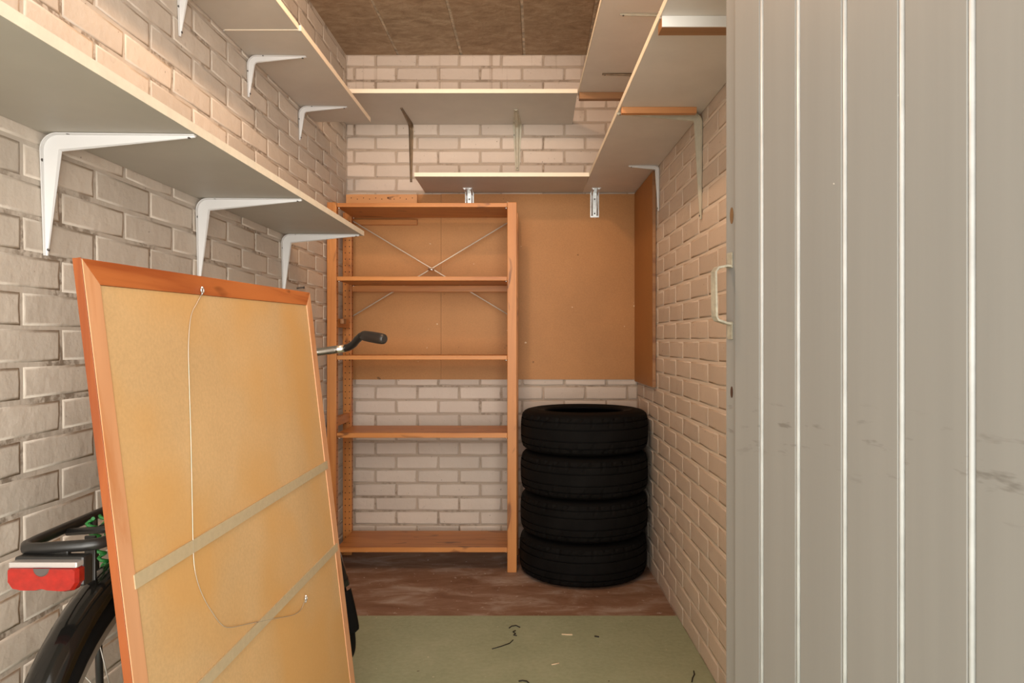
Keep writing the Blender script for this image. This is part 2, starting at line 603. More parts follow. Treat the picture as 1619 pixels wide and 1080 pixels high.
def brick_wall(name, base, to_world, s0, s1, pitch, z_phase, s_phase, mat, rotz, skip, joint=0.0098, ch=0.0725):
    """lay bricks along s; the 300 that show largest are parts, the rest one stuff part"""
    wall = struct(name, base[0], base[1])
    full = [brick_mesh(pitch - joint, ch - joint, k) for k in range(6)]
    cut = {}
    items = []
    k0 = math.ceil((0.004 - z_phase) / ch)
    rd = random.Random(len(name))
    for k in range(k0 - 1, 60):
        z0, z1 = z_phase + k * ch, z_phase + (k + 1) * ch
        zb, zt = max(z0 + joint / 2, 0.002), min(z1 - joint / 2, ZC - 0.002)
        if zt - zb < 0.015:
            continue
        ph = s_phase + (0.5 * pitch if k % 2 else 0.0)
        n0 = math.floor((s0 - ph) / pitch) - 1
        s = ph + n0 * pitch
        while s < s1:
            a, b = max(s + joint / 2, s0), min(s + pitch - joint / 2, s1)
            s += pitch
            if b - a < 0.02:
                continue
            sc, zc = (a + b) / 2, (zb + zt) / 2
            if skip(sc, zc, b - a):
                continue
            wl, wh = b - a, zt - zb
            if abs(wl - (pitch - joint)) < 1e-4 and abs(wh - (ch - joint)) < 1e-4:
                me = rd.choice(full)
            else:
                key = (round(wl, 3), round(wh, 3))
                if key not in cut:
                    cut[key] = brick_mesh(wl, wh, len(cut) + 50)
                me = cut[key]
            p = to_world(sc, zc)
            x, y = CX + F * p.x / p.y, CY - F * (p.z - H) / p.y
            inside = -40 < x < 1660 and -40 < y < 1120
            items.append((0 if inside else 1, p.y, p, me))
    items.sort(key=lambda t: (t[0], t[1]))
    rest = bmesh.new()
    for i, (_, _, p, me) in enumerate(items):
        dp = rd.uniform(-0.0005, 0.0005)
        loc = Matrix.Translation(p) @ Matrix.Rotation(rotz, 4, 'Z') @ Matrix.Translation((0, dp, 0))
        if i < 300:
            if not me.materials:
                me.materials.append(M[mat])
            o = bpy.data.objects.new('brick', me)
            o.matrix_local = loc
            o.parent = wall
            C.objects.link(o)
        else:
            n = len(rest.verts)
            rest.from_mesh(me)
            rest.verts.ensure_lookup_table()
            bmesh.ops.transform(rest, matrix=loc, verts=rest.verts[n:])
    if len(rest.verts):
        me = bpy.data.meshes.new('far_bricks')
        rest.to_mesh(me)
        me.materials.append(M[mat])
        o = bpy.data.objects.new('brickwork', me)
        C.objects.link(o)
        o.parent = wall
        o['kind'] = 'stuff'
    rest.free()
    return wall


brick_wall('wall_left', (MB().box(-1.15, XL - 0.0013, 0.30, 3.82, 0.0, ZC), 'mortar_white'),
           lambda s, z: Vector((XL, s, z)), 0.55, YB, 0.227, 1.256 - 0.0725 * 20, 1.601 - 0.227 * 8, 'brick_white', math.radians(90), lambda s, z, l: False, joint=0.0095)
brick_wall('wall_back', (MB().box(XL - 0.005, 0.60, YB + 0.0024, 3.82, 0.0, ZC), 'mortar_back'),
           lambda s, z: Vector((s, YB, z)), XL + 0.002, 0.519, 0.2195, 0.85 - 0.0725 * 12, -0.849 - 0.2195 * 2 + 0.11, 'brick_back', 0.0,
           lambda s, z, l: 0.925 < z < 1.79 and s > -0.97)
rw = MB()
rw.hexa([RW(0.30, -0.0017, 0), RW(3.82, -0.0017, 0), RW(3.82, -0.15, 0), RW(0.30, -0.15, 0),
         RW(0.30, -0.0017, ZC), RW(3.82, -0.0017, ZC), RW(3.82, -0.15, ZC), RW(0.30, -0.15, ZC)])
brick_wall('wall_right', (rw, 'mortar_tan'), lambda s, z: RW(s, 0, z), 1.30, YB - 0.002, 0.235, 0.85 - 0.0725 * 12 + 0.02, 0.10,
           'brick_tan', math.radians(-90) + RANG, lambda s, z, l: s - l / 2 > 3.22 and 0.92 < z < 1.80)

# ---------------------------------------------------------------- hardboard sheets
solo('hardboard_sheet', MB().box(-0.503, 0.509, YB - 0.008, YB - 0.0025, 0.885, 1.852), 'hardboard',
     'wide brown hardboard sheet on the back wall above the tyres', 'hardboard', (0, YB - 0.004, 0.885))
solo('hardboard_sheet', MB().box(-0.985, -0.5042, YB - 0.008, YB - 0.0025, 0.885, 1.850), 'hardboard',
     'narrow brown hardboard sheet on the back wall behind the pine shelf unit', 'hardboard', (-0.745, YB - 0.004, 0.885))
hb = thing('hardboard_sheet', 'narrow upright brown board on the right wall beside the tyres', 'hardboard', RW(3.44, 0.006, 0.877))
part('board', rbox(MB(), 3.20, 3.686, 0.003, 0.016, 0.877, 1.852), 'hardboard_side', hb)
part('edge_strip', rbox(MB(), 3.192, 3.1995, 0.002, 0.017, 0.877, 1.852, 0.001), 'batten_brown', hb, label='dark brown front edge')


# ---------------------------------------------------------------- shelf boards
def shelf(label, mbfn, edges, loc, mat_edge='edge', mat='melamine'):
    t = thing('shelf_board', label, 'shelf', loc)
    part('board', mbfn(), mat, t)
    for e in edges:
        part('edge_band', e, mat_edge, t, label='pale edge band')
    return t


T = 0.018
zl = H + 0.42
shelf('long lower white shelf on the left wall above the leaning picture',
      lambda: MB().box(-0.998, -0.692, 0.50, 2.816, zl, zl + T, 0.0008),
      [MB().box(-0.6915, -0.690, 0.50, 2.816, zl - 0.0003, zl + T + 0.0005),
       MB().box(-0.998, -0.690, 2.8165, 2.818, zl, zl + T)], (-0.84, 1.65, zl), mat='melamine_dimmed')
zu = H + 0.985
shelf('upper left wall shelf, far board ending short of the back wall',
      lambda: MB().box(-0.998, -0.7515, 2.245, 3.178, zu, zu + T, 0.0008),
      [MB().box(-0.751, -0.7495, 2.245, 3.18, zu - 0.0003, zu + T + 0.0003)], (-0.87, 2.7, zu), 'edge_back')
shelf('upper left wall shelf, near board cut off by the top of the picture',
      lambda: MB().box(-0.998, -0.7575, 0.9, 2.238, zu + 0.001, zu + T, 0.0008),
      [MB().box(-0.757, -0.7555, 0.9, 2.238, zu + 0.001, zu + T + 0.001),
       MB().box(-0.99, -0.757, 2.2385, 2.243, zu - 0.001, zu + 0.009)], (-0.87, 1.5, zu), 'edge_back')
zb = H + 1.132
shelf('upper back wall shelf just below the ceiling',
      lambda: MB().box(-0.998, 0.181, 3.228, YB - 0.002, zb, zb + T, 0.0008),
      [MB().box(-0.998, 0.181, 3.2262, 3.2277, zb - 0.0003, zb + T + 0.0005)], (-0.4, 3.46, zb), 'edge_back')
zr = H + 0.776
shelf('lower back wall shelf above the pine unit and hardboard',
      lambda: MB().hexa([(-0.580, 3.332, zr), (0.240, 3.332, zr), (0.236, YB - 0.002, zr), (-0.587, YB - 0.002, zr),
                         (-0.580, 3.332, zr + T), (0.240, 3.332, zr + T), (0.236, YB - 0.002, zr + T), (-0.587, YB - 0.002, zr + T)], 0.0008),
      [MB().box(-0.580, 0.242, 3.3302, 3.3317, zr - 0.0003, zr + T + 0.0005)], (-0.17, 3.5, zr), 'edge_back')


def rshelf(Y0, Y1, vw, z, lift=0.0):
    return lambda: rbox(MB(), Y0, Y1, 0.002, vw, z + lift, z + T + lift, 0.0008)


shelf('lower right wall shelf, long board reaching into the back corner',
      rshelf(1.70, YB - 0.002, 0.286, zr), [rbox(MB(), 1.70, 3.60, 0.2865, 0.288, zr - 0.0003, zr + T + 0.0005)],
      RW(2.7, 0.15, zr), mat='melamine_lit')
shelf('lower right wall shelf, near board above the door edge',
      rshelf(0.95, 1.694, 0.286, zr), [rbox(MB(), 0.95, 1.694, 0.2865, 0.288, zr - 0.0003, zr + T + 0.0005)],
      RW(1.3, 0.15, zr), mat='melamine_lit')
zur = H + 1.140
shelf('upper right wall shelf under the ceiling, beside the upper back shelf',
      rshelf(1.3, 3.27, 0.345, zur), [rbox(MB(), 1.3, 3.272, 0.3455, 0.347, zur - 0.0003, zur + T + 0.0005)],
      RW(2.3, 0.17, zur), mat='melamine_lit')
# wooden battens under the right hand shelves
b1 = thing('shelf_batten', 'brown batten, near face whitened as if lit, under the near joint of the lower right shelf', 'batten', RW(1.69, 0.14, zr - 0.026))
part('batten', rbox(MB(), 1.69, 1.735, 0.012, 0.284, zr - 0.0265, zr - 0.0005, 0.001), 'batten_brown', b1)
part('lit_face', rbox(MB(), 1.686, 1.6898, 0.012, 0.284, zr - 0.0265, zr - 0.0005), 'lit_white', b1, label='front face whitened as if lit')
solo('shelf_batten', rbox(MB(), 2.34, 2.362, 0.035, 0.283, zr - 0.0215, zr - 0.0005, 0.001), 'batten',
     'thin orange wooden batten screwed across under the lower right shelf', 'batten', RW(2.35, 0.16, zr - 0.0215))
solo('shelf_batten', rbox(MB(), 3.235, 3.268, 0.03, 0.343, zur - 0.031, zur - 0.0005, 0.001), 'batten_brown',
     'dark brown batten under the far end of the upper right shelf', 'batten', RW(3.25, 0.18, zur - 0.031))


# ---------------------------------------------------------------- shelf brackets
def bracket_meshes(A, L, d0, w0, d1=0.006, w1=0.011, R=0.034):
    path = []
    n = 8
    for i in range(n):
        path.append((0.001, -L + (L - R) * i / n, 1, 0, -L + (L - R) * i / n))
    for i in range(9):
        a = math.pi / 2 * i / 8
        path.append((R - (R - 0.001) * math.cos(a), -R + (R - 0.001) * math.sin(a), math.cos(a), -math.sin(a), 0))
    for i in range(1, n + 1):
        path.append((R + (A - R) * i / n, -0.001, 0, -1, 0))
    tot = len(path)
    secs = []
    for i, (x, z, nx, nz, _) in enumerate(path):
        if i <= n:
            k = i / n
        elif i >= n + 8:
            k = 1 - (i - n - 8) / n
        else:
            k = 1.0
        d = d1 + (d0 - d1) * k
        w = w1 + (w0 - w1) * k
        pr = [(-w / 2, 0.0), (-w / 2, 0.0018), (-w * 0.27, 0.003), (-w * 0.17, d * 0.9), (0, d), (w * 0.17, d * 0.9), (w * 0.27, 0.003), (w / 2, 0.0018), (w / 2, 0.0)]
        secs.append([Vector((x + nx * q, yy, z + nz * q)) for yy, q in pr])
    body = MB().sweep(secs, smooth=False).mesh('bracket_arm')
    scr = []
    for (x, z, nx, nz, w) in ((0, -0.055, 1, 0, w0), (0, -L + 0.012, 1, 0, w1), (0.055, 0, 0, -1, w0), (A - 0.012, 0, 0, -1, w1)):
        yy = 0.0 if w == w1 else w * 0.36
        q = 0.0062 if w == w1 else 0.0015
        s = MB().disc((x + nx * q, yy if w == w1 else -yy, z + nz * q), (nx, 0, nz), 0.0034, 0.0022, 8)
        scr.append(s.mesh('screw'))
    return body, scr


def bracket(label, loc, rotz, A, L, d0=0.028, w0=0.030, mat='bracket_white', group=None, **kw):
    t = thing('shelf_bracket', label, 'bracket', loc, (0, 0, rotz), group)
    body, scr = bracket_meshes(A, L, d0, w0, **kw)
    part('bracket_arm', body, mat, t)
    for s in scr:
        part('screw', s, 'screw', t)
    return t


G1, G2 = 'white brackets under the lower left shelf', 'white brackets under the upper left shelf'
bracket('big white bracket nearest the camera under the lower left shelf', (XL + 0.001, 1.436, zl), 0, 0.305, 0.246, 0.034, 0.034, group=G1)
bracket('middle white bracket under the lower left shelf, behind the picture top', (XL + 0.001, 2.085, zl), 0, 0.305, 0.246, 0.034, 0.034, group=G1)
bracket('last white bracket at the far end of the lower left shelf', (XL + 0.001, 2.775, zl), 0, 0.30, 0.246, 0.034, 0.034, group=G1)
bracket('small white bracket cut off by the picture top under the upper left shelf', (XL + 0.001, 1.975, zu), 0, 0.2, 0.135, 0.022, 0.026, group=G2, d1=.004)
bracket('small white bracket just beyond the joint of the upper left shelf', (XL + 0.001, 2.445, zu), 0, 0.2, 0.142, 0.022, 0.026, group=G2, d1=.004)
bracket('small white bracket near the far end of the upper left shelf', (XL + 0.001, 2.97, zu), 0, 0.2, 0.142, 0.022, 0.026, group=G2, d1=.004)
rr = math.pi + RANG
bracket('small white bracket at the back under the lower right shelf', RW(3.126, 0.001, zr), rr, 0.135, 0.20, 0.018, 0.024, R=0.02)
bracket('long beige bracket beside the orange batten under the lower right shelf', RW(2.41, 0.001, zr), rr, 0.29, 0.36, 0.026, 0.03, mat='bracket_beige')
bracket('dark tarnished bracket arm under the upper right shelf', RW(3.02, 0.001, zur), rr, 0.265, 0.2, 0.012, 0.026, mat='bracket_dark')
bracket('thin pale bracket arm under the upper right shelf near the top edge', RW(2.47, 0.001, zur), rr, 0.27, 0.2, 0.010, 0.022, mat='bracket_beige')
br = math.radians(-90)
bracket('dark tarnished bracket under the left half of the upper back shelf', (-0.660, YB - 0.001, zb), br, 0.27, 0.30, 0.014, 0.026, mat='bracket_dark')
bracket('pale steel bracket under the right half of the upper back shelf', (-0.106, YB - 0.001, zb), br, 0.25, 0.24, 0.02, 0.044, mat='bracket_beige', w1=0.02)


def angle_bracket(label, x, z, arm, leg, w=0.046):
    t = thing('angle_bracket', label, 'bracket', (x, YB - 0.009, z))
    m = MB()
    m.box(x - w / 2, x + w / 2, YB - 0.0115, YB - 0.0085, z - leg, z, 0.0008)
    m.box(x - w / 2, x + w / 2, YB - arm, YB - 0.0115, z - 0.0035, z - 0.0005, 0.0008)
    part('plate', m, 'galvanised', t)
    for s in (-0.3, 0.3):
        rib = MB()
        rib.tube([(x + s * w, YB - 0.0125, z - leg + 0.008), (x + s * w, YB - 0.0125, z - 0.02), (x + s * w, YB - 0.02, z - 0.0045), (x + s * w, YB - arm + 0.01, z - 0.0045)], 0.0042, 8)
        part('rib', rib, 'galvanised', t)
    for zz in (0.035, leg - 0.02):
        part('screw', MB().disc((x, YB - 0.0115, z - zz), (0, -1, 0), 0.0045, 0.002, 8), 'screw', t)
    return t


angle_bracket('galvanised angle bracket under the lower back shelf, above the pine unit', -0.355, zr, 0.13, 0.13)
angle_bracket('galvanised angle bracket under the lower back shelf, right of the pine unit', 0.297, zr, 0.13, 0.13)

# ---------------------------------------------------------------- pine shelf unit
X0, X1, Y0, Y1, ZT = -0.987, -0.098, 3.32, 3.62, 1.736
PW, PD = 0.044, 0.03
bc = thing('shelf_unit', 'tall open orange pine shelf unit with five shelves against the back wall', 'shelf unit', ((X0 + X1) / 2, (Y0 + Y1) / 2, 0))
for xs in (X0, X1 - PW):
    for ys in (Y0, Y1 - PD):
        p = part('post', MB().box(xs, xs + PW, ys, ys + PD, 0.0, ZT, 0.002), 'pine_z', bc)
        hm = MB()
        n = 0
        for kk in range(52):
            zz = 0.06 + kk * 0.032
            if ys > Y0 + 0.1:
                for xx in (0.28, 0.76):
                    hm.disc((xs + PW * xx, ys + 0.0002, zz), (0, -1, 0), 0.0032, 0.0004, 6)
            inner = xs + PW if xs < -0.5 else xs
            nx = 1 if xs < -0.5 else -1
            for yy in (0.3, 0.7):
                hm.disc((inner - nx * 0.0002, ys + PD * yy, zz), (nx, 0, 0), 0.003, 0.0004, 6)
        part('peg_hole', hm, 'hole', p, kind='stuff')
    for zc in (0.06, 0.70, 1.172, 1.64):
        part('rung', MB().box(xs + 0.010, xs + PW - 0.010, Y0 + PD - 0.001, Y1 - PD + 0.001, zc - 0.021, zc + 0.021, 0.002), 'pine_y', bc)
for zb0, zt0 in ((1.714, 1.733), (1.369, 1.388), (0.998, 1.017), (0.631, 0.654), (0.094, 0.117)):
    s = part('shelf', MB().box(X0 + PW + 0.001, X1 - PW - 0.001, Y0 + 0.003, Y1 - 0.004, zb0, zt0, 0.0015), 'pine_x', bc)
    for xx in (X0 + PW, X1 - PW):
        nx = 1 if xx < -0.5 else -1
        for yy in (Y0 + 0.016, Y1 - 0.016):
            part('shelf_pin', MB().tube([(xx, yy, zb0 - 0.003), (xx + nx * 0.012, yy, zb0 - 0.003)], 0.003, 6), 'chrome', s)
part('back_rail', MB().box(X0 + PW, X1 - PW, Y1 - 0.018, Y1 - 0.002, 1.336, 1.367, 0.0015), 'pine_x', bc)
# cross brace of flat rods
zc1, zc2 = H + 190 * 3.612 / F, H + 38 * 3.612 / F
xb0, xb1 = X0 + PW - 0.01, X1 - PW + 0.008
part('cross_rod', MB().tube([(xb0, 3.626, zc1 + 0.008), (xb1, 3.626, zc2 + 0.005)], 0.0032, 8), 'rod', bc)
part('cross_rod', MB().tube([(xb0, 3.634, zc2 + 0.005), (xb1, 3.634, zc1 + 0.008)], 0.0032, 8), 'rod', bc)
part('cross_clamp', MB().tube([px(677, 426, 3.618), px(687, 427, 3.618)], 0.007, 10), 'chrome', bc)
ck = part('corner_peg', MB().box(X0 + PW - 0.002, X0 + PW + 0.014, Y0 + 0.07, Y0 + 0.12, 1.168, 1.192, 0.003), 'batten_brown', bc)

sp = thing('perforated_board', 'short spare pine strip with a row of holes lying on top of the shelf unit', 'board', (-0.79, 3.60, 1.733))
part('board', MB().box(-0.972, -0.611, 3.592, 3.612, 1.7335, 1.829, 0.0015), 'perforated', sp)
hm = MB()
for k in range(11):
    hm.disc((-0.945 + k * 0.031, 3.5922, 1.808 + 0.003 * (-1) ** k), (0, -1, 0), 0.0042 if k == 6 else 0.0028, 0.0005, 6)
part('peg_hole', hm, 'hole', sp, kind='stuff')
solo('wall_batten', MB().box(-0.955, -0.625, 3.672, 3.6915, 1.688, 1.716, 0.0015), 'pine_x',
     'short pine batten fixed to the hardboard under the top shelf of the unit', 'batten', (-0.79, 3.685, 1.688))

# ---------------------------------------------------------------- stacked tyres
R_T, W_T = 0.301, 0.192


def tyre_meshes(squash=1.0):
    w = W_T / 2
    seg = 144
    tread_pr = []
    zs = [-0.80, -0.72, -0.62, -0.615, -0.565, -0.56, -0.30, -0.295, -0.235, -0.23, 0.0, 0.035, 0.23, 0.235, 0.295, 0.30, 0.56, 0.565, 0.615, 0.62, 0.72, 0.80]
    for q in zs:
        r = R_T - 0.020 * abs(q) ** 3.5
        if -0.62 < q < -0.56 or 0.56 < q < 0.62 or -0.30 < q < -0.23 or 0.23 < q < 0.30:
            r -= 0.007
        tread_pr.append((r, q * w, abs(q) > 0.66))
    secs = []
    for i in range(seg):
        a = 2 * math.pi * i / seg
        row = []
        for r, z, sh in tread_pr:
            k = r - (0.0045 if sh and i % 4 == 0 else 0.0) - (0.003 if (not sh and i % 6 == 0 and abs(z) > w * 0.3) else 0)
            row.append((k * math.cos(a), k * math.sin(a), z))
        secs.append(row)
    tread = MB().sweep(secs, closed_path=True, open_sec=True).mesh('tread')
    side = []
    for sgn in (1, -1):
        pr = [(R_T - 0.020 * 0.8 ** 3.5 - 0.001, 0.80), (R_T - 0.017, 0.875), (R_T - 0.027, 0.93), (R_T - 0.045, 0.975), (R_T - 0.066, 0.985), (R_T - 0.068, 0.997), (R_T - 0.080, 0.997), (R_T - 0.082, 0.98), (R_T - 0.100, 0.95), (R_T - 0.112, 0.90), (R_T - 0.116, 0.82), (R_T - 0.110, 0.76), (R_T - 0.085, 0.78), (R_T - 0.04, 0.80), (R_T - 0.022, 0.70), (R_T - 0.018, 0.0)]
        secs = []
        for i in range(72):
            a = 2 * math.pi * i / 72
            secs.append([(r * math.cos(a), r * math.sin(a), sgn * q * w) for r, q in pr])
        side.append(MB().sweep(secs, closed_path=True, open_sec=True, smooth=True).mesh('sidewall'))
    return tread, side


tread_me, side_me = tyre_meshes()
tl = ['bottom car tyre of the stack, resting on the floor', 'second car tyre from the bottom of the stack',
      'third car tyre from the bottom of the stack', 'top car tyre of the stack with its open rim hole showing']
offs = [(0.215, 3.37), (0.2195, 3.372), (0.2205, 3.368), (0.2215, 3.371)]
t0 = None
for k in range(4):
    loc = (offs[k][0], offs[k][1], W_T / 2 * 0.997 + 0.0005 + k * (W_T * 0.997))
    if t0 is None:
        t0 = thing('car_tyre', tl[0], 'tyre', loc, (0, 0, 0.1), 'stacked car tyres')
        part('tread', tread_me, 'rubber', t0)
        for s in side_me:
            part('sidewall', s, 'rubber_wall', t0)
    else:
        t = t0.copy()
        C.objects.link(t)
        t.location = loc
        t.rotation_euler = (0, 0, 0.37 * k)
        t['label'] = tl[k]
        for ch in list(t0.children):
            c = ch.copy()
            C.objects.link(c)
            c.parent = t

# ---------------------------------------------------------------- leaning picture seen from behind
u = Vector((0.01643, 0.99970, 0.01792)).normalized()
v = Vector((0.11032, 0.0160, -0.99377))
v = (v - u * v.dot(u)).normalized()
nrm = u.cross(v)
if nrm.x < 0:
    nrm = -nrm
TL = Vector((-0.64319, 1.0, 1.20093))
PWID, PHGT, RWD, TH = 0.9535, 1.2065, 0.036, 0.013
pic = thing('picture_frame', 'large wooden picture frame leaning with its tan back facing the room', 'picture frame', TL + v * PHGT + u * PWID * 0.5)


def fp(a, b, c):
    return TL + u * a + v * b + nrm * c


def rail(pts, name, mat, label=None):
    m = MB()
    m.hexa([fp(a, b, -TH) for a, b in pts] + [fp(a, b, -0.0006 if i > 1 else 0.0) for i, (a, b) in enumerate(pts)], 0.0012)
    return part(name, m, mat, pic, label)


W_, H_ = PWID, PHGT
rail([(0, 0), (W_, 0), (W_ - RWD, RWD), (RWD, RWD)], 'top_rail', 'frame_rail', 'red brown knotty rail')
rail([(W_, H_), (0, H_), (RWD, H_ - RWD), (W_ - RWD, H_ - RWD)], 'bottom_rail', 'frame_rail')
rail([(0, H_), (0, 0), (RWD, RWD), (RWD, H_ - RWD)], 'stile', 'frame_stile', 'pinkish worn stile')
rail([(W_, 0), (W_, H_), (W_ - RWD, H_ - RWD), (W_ - RWD, RWD)], 'stile', 'frame_stile')
part('outer_edge', MB().obox(fp(-0.0016, -0.001, -TH), u * 0.0015, v * (H_ + 0.001), nrm * (TH - 0.0008), 0.0004), 'frame_outer', pic, label='shiny red brown outer edge')
part('backing_board', MB().obox(fp(RWD + 0.0005, RWD + 0.0005, -0.008), u * (W_ - 2 * RWD - 0.001), v * (H_ - 2 * RWD - 0.001), nrm * 0.0055), 'backing', pic)
for t_, wd_, a0, a1 in ((0.4635, 0.0215, 0.030, W_ - 0.022), (0.692, 0.0205, 0.020, W_ - 0.018)):
    part('tape_strip', MB().obox(fp(a0, t_, -0.0024), u * (a1 - a0), v * wd_, nrm * 0.0034), 'tape', pic, label='beige paper tape')


def onpic(x, y, lift=0.003):
    d = Vector(((x - CX) / F, 1.0, (CY - y) / F))
    o = Vector((0, 0, H))
    q = TL + nrm * (-0.0025 + lift)
    k = (q - o).dot(nrm) / d.dot(nrm)
    return o + d * k


wirepts = [(319, 465), (311, 480), (302, 500), (298, 545), (299, 600), (302, 700), (304, 800), (306, 880), (311, 915), (322, 945), (338, 972), (352, 989), (366, 992), (390, 987), (430, 979), (462, 973), (474, 966), (480, 955), (483, 944)]
# smooth the wire
cur = [onpic(*p) for p in wirepts]
fine = []
for i in range(len(cur) - 1):
    p0, p1, p2, p3 = cur[max(i - 1, 0)], cur[i], cur[i + 1], cur[min(i + 2, len(cur) - 1)]
    for k in range(4):
        s = k / 4
        fine.append(0.5 * ((2 * p1) + (p2 - p0) * s + (2 * p0 - 5 * p1 + 4 * p2 - p3) * s * s + (3 * p1 - p0 - 3 * p2 + p3) * s ** 3))
fine.append(cur[-1])
part('hanging_wire', MB().tube(fine, 0.00075, 6), 'wire', pic, label='thin slack hanging wire')
for (x, y) in ((320, 459), (484, 946)):
    e = MB()
    c = onpic(x, y, 0.006)
    e.tube([c + (u * math.cos(a) + v * math.sin(a)) * 0.0045 for a in [k * 2 * math.pi / 12 for k in range(12)]], 0.0016, 6, closed=True)
    e.tube([c - v * 0.005, onpic(x, y - 4, -0.002)], 0.0018, 6)
    e.tube([c + v * 0.004, onpic(x - 1, y + 7, 0.004)], 0.0015, 6)
    part('screw_eye', e, 'galvanised', pic, label='small metal screw eye')

# ---------------------------------------------------------------- bicycle behind the picture
LEAN, YAW = math.radians(-3.0), math.radians(3.6)
bike = thing('bicycle', 'black city bicycle behind the leaning picture against the left wall', 'bicycle', (-0.651 + 1.04 * math.tan(YAW), 0, 0), (0, LEAN, YAW))
BM = wm(bike)


def bl(x, y, z):
    return BM @ Vector((x, y, z))


HUB = Vector((0, 1.225, 0.347))
FRONT = Vector((0, 2.40, 0.347))
piv = Vector((0, 2.115, 0.95))
axis = (Vector((0, 2.39, 0.347)) - piv).normalized()
STEER = Matrix.Translation(piv) @ Matrix.Rotation(math.radians(-29), 4, axis) @ Matrix.Translation(-piv)


def ident(p):
    return BM @ Vector(p)


def steer(p):
    return BM @ (STEER @ Vector(p))


def circ(c, r, n, fn, x=0.0, a0=0, a1=2 * math.pi, close=True):
    return [fn((c.x + x, c.y + r * math.cos(a0 + (a1 - a0) * k / (n if close else n - 1)), c.z + r * math.sin(a0 + (a1 - a0) * k / (n if close else n - 1)))) for k in range(n)]


def wheel(c, fn, rear):
    w = part('wheel', MB().tube(circ(c, 0.325, 64, fn), 0.021, 12, closed=True), 'rubber', bike)
    secs = []
    for k in range(64):
        a = 2 * math.pi * k / 64
        secs.append([fn((c.x + x, c.y + r * math.cos(a), c.z + r * math.sin(a))) for x, r in ((-0.013, 0.312), (0.013, 0.312), (0.013, 0.296), (0.006, 0.288), (-0.006, 0.288), (-0.013, 0.296))])
    part('rim', MB().sweep(secs, closed_path=True), 'rim', w, label='grey alloy rim')
    part('hub', MB().tube([fn((c.x - 0.04, c.y, c.z)), fn((c.x - 0.03, c.y, c.z)), fn((c.x + 0.03, c.y, c.z)), fn((c.x + 0.04, c.y, c.z))], [0.02, 0.032, 0.032, 0.02], 16), 'rim', w)
    sm = MB()
    for k in range(32):
        a = 2 * math.pi * k / 32
        b = a + (0.5 if k % 4 < 2 else -0.5)
        x = 0.028 if k % 2 else -0.028
        sm.tube([fn((x, c.y + 0.03 * math.cos(b), c.z + 0.03 * math.sin(b))), fn((0, c.y + 0.29 * math.cos(a), c.z + 0.29 * math.sin(a)))], 0.001, 5)
    part('spokes', sm, 'rim', w, kind='stuff')


def mudguard(c, fn, a0, a1, R=0.376, hw=0.029):
    secs = []
    n = 34
    for k in range(n):
        a = math.radians(a0 + (a1 - a0) * k / (n - 1))
        row = []
        for x, dr in ((-1, -0.018), (-0.82, -0.006), (-0.4, 0.0), (0, 0.002), (0.4, 0.0), (0.82, -0.006), (1, -0.018), (0.8, -0.009), (0, -0.0015), (-0.8, -0.009)):
            r = R + dr
            row.append(fn((c.x + x * hw, c.y + r * math.cos(a), c.z + r * math.sin(a))))
        secs.append(row)
    return MB().sweep(secs, smooth=True)


wheel(HUB, ident, True)
wheel(FRONT, steer, False)
part('rear_mudguard', mudguard(HUB, ident, 30, 205), 'black_gloss', bike)
part('front_mudguard', mudguard(FRONT, steer, 30, 182, 0.372), 'black_gloss', bike)
part('mud_flap', mudguard(FRONT, steer, 184, 206, 0.373, 0.028), 'rubber', bike, label='rubber mud flap')
part('reflector_bolt', MB().disc(steer((0.021, 2.40 + 0.372 * math.cos(math.radians(158)), 0.347 + 0.372 * math.sin(math.radians(158)))), (0.5, -1, 0.1), 0.004, 0.004, 8), 'chrome', bike)
# frame tubes
bb = Vector((0, 1.76, 0.30))
fr = MB()
seat_top = Vector((0, 1.50, 0.82))
fr.tube([ident(bb), ident(seat_top)], 0.016, 12)
fr.tube([ident(bb), ident((0, 2.00, 0.46)), ident((0, 2.16, 0.80))], 0.019, 12)
fr.tube([ident((0, 1.60, 0.62)), ident((0, 1.85, 0.60)), ident((0, 2.14, 0.86))], 0.015, 12)
fr.tube([ident((0, 2.175, 0.77)), ident((0, 2.115, 0.95))], 0.022, 12)
for s in (-1, 1):
    fr.tube([ident((0.03 * s, bb.y, bb.z)), ident((0.055 * s, 1.225, 0.347))], 0.009, 8)
    fr.tube([ident((0.02 * s, 1.515, 0.79)), ident((0.055 * s, 1.225, 0.347))], 0.007, 8)
part('frame', fr, 'black_gloss', bike)
fk = MB()
for s in (-1, 1):
    fk.tube([steer((0.05 * s, 2.20, 0.74)), steer((0.05 * s, 2.31, 0.50)), steer((0.048 * s, 2.40, 0.347))], [0.012, 0.011, 0.008], 8)
fk.tube([steer((-0.055, 2.20, 0.745)), steer((0.055, 2.20, 0.745))], 0.014, 8)
part('fork', fk, 'black_gloss', bike)
cc = []
for k in range(24):
    a = 2 * math.pi * k / 24
    cy, cz, r = (1.76, 0.30, 0.085) if math.cos(a) >= 0 else (1.225, 0.347, 0.05)
    cc.append((cy + r * math.cos(a), cz + r * math.sin(a)))
part('chain_case', MB().sweep([[ident((x, y, z)) for y, z in cc] for x in (0.036, 0.060)]), 'black_satin', bike)
part('crank', MB().tube([ident((0.062, 1.76, 0.30)), ident((0.065, 1.77, 0.135))], 0.007, 8), 'chrome', bike)
part('crank', MB().tube([ident((-0.06, 1.76, 0.30)), ident((-0.065, 1.75, 0.465))], 0.010, 8), 'chrome', bike)
part('pedal', MB().obox(ident((0.058, 1.73, 0.12)), (0.046, 0, 0), (0, 0.09, 0), (0, 0, 0.022), 0.003), 'grip', bike)
part('pedal', MB().obox(ident((-0.155, 1.71, 0.455)), (0.08, 0, 0), (0, 0.09, 0), (0, 0, 0.022), 0.003), 'grip', bike)
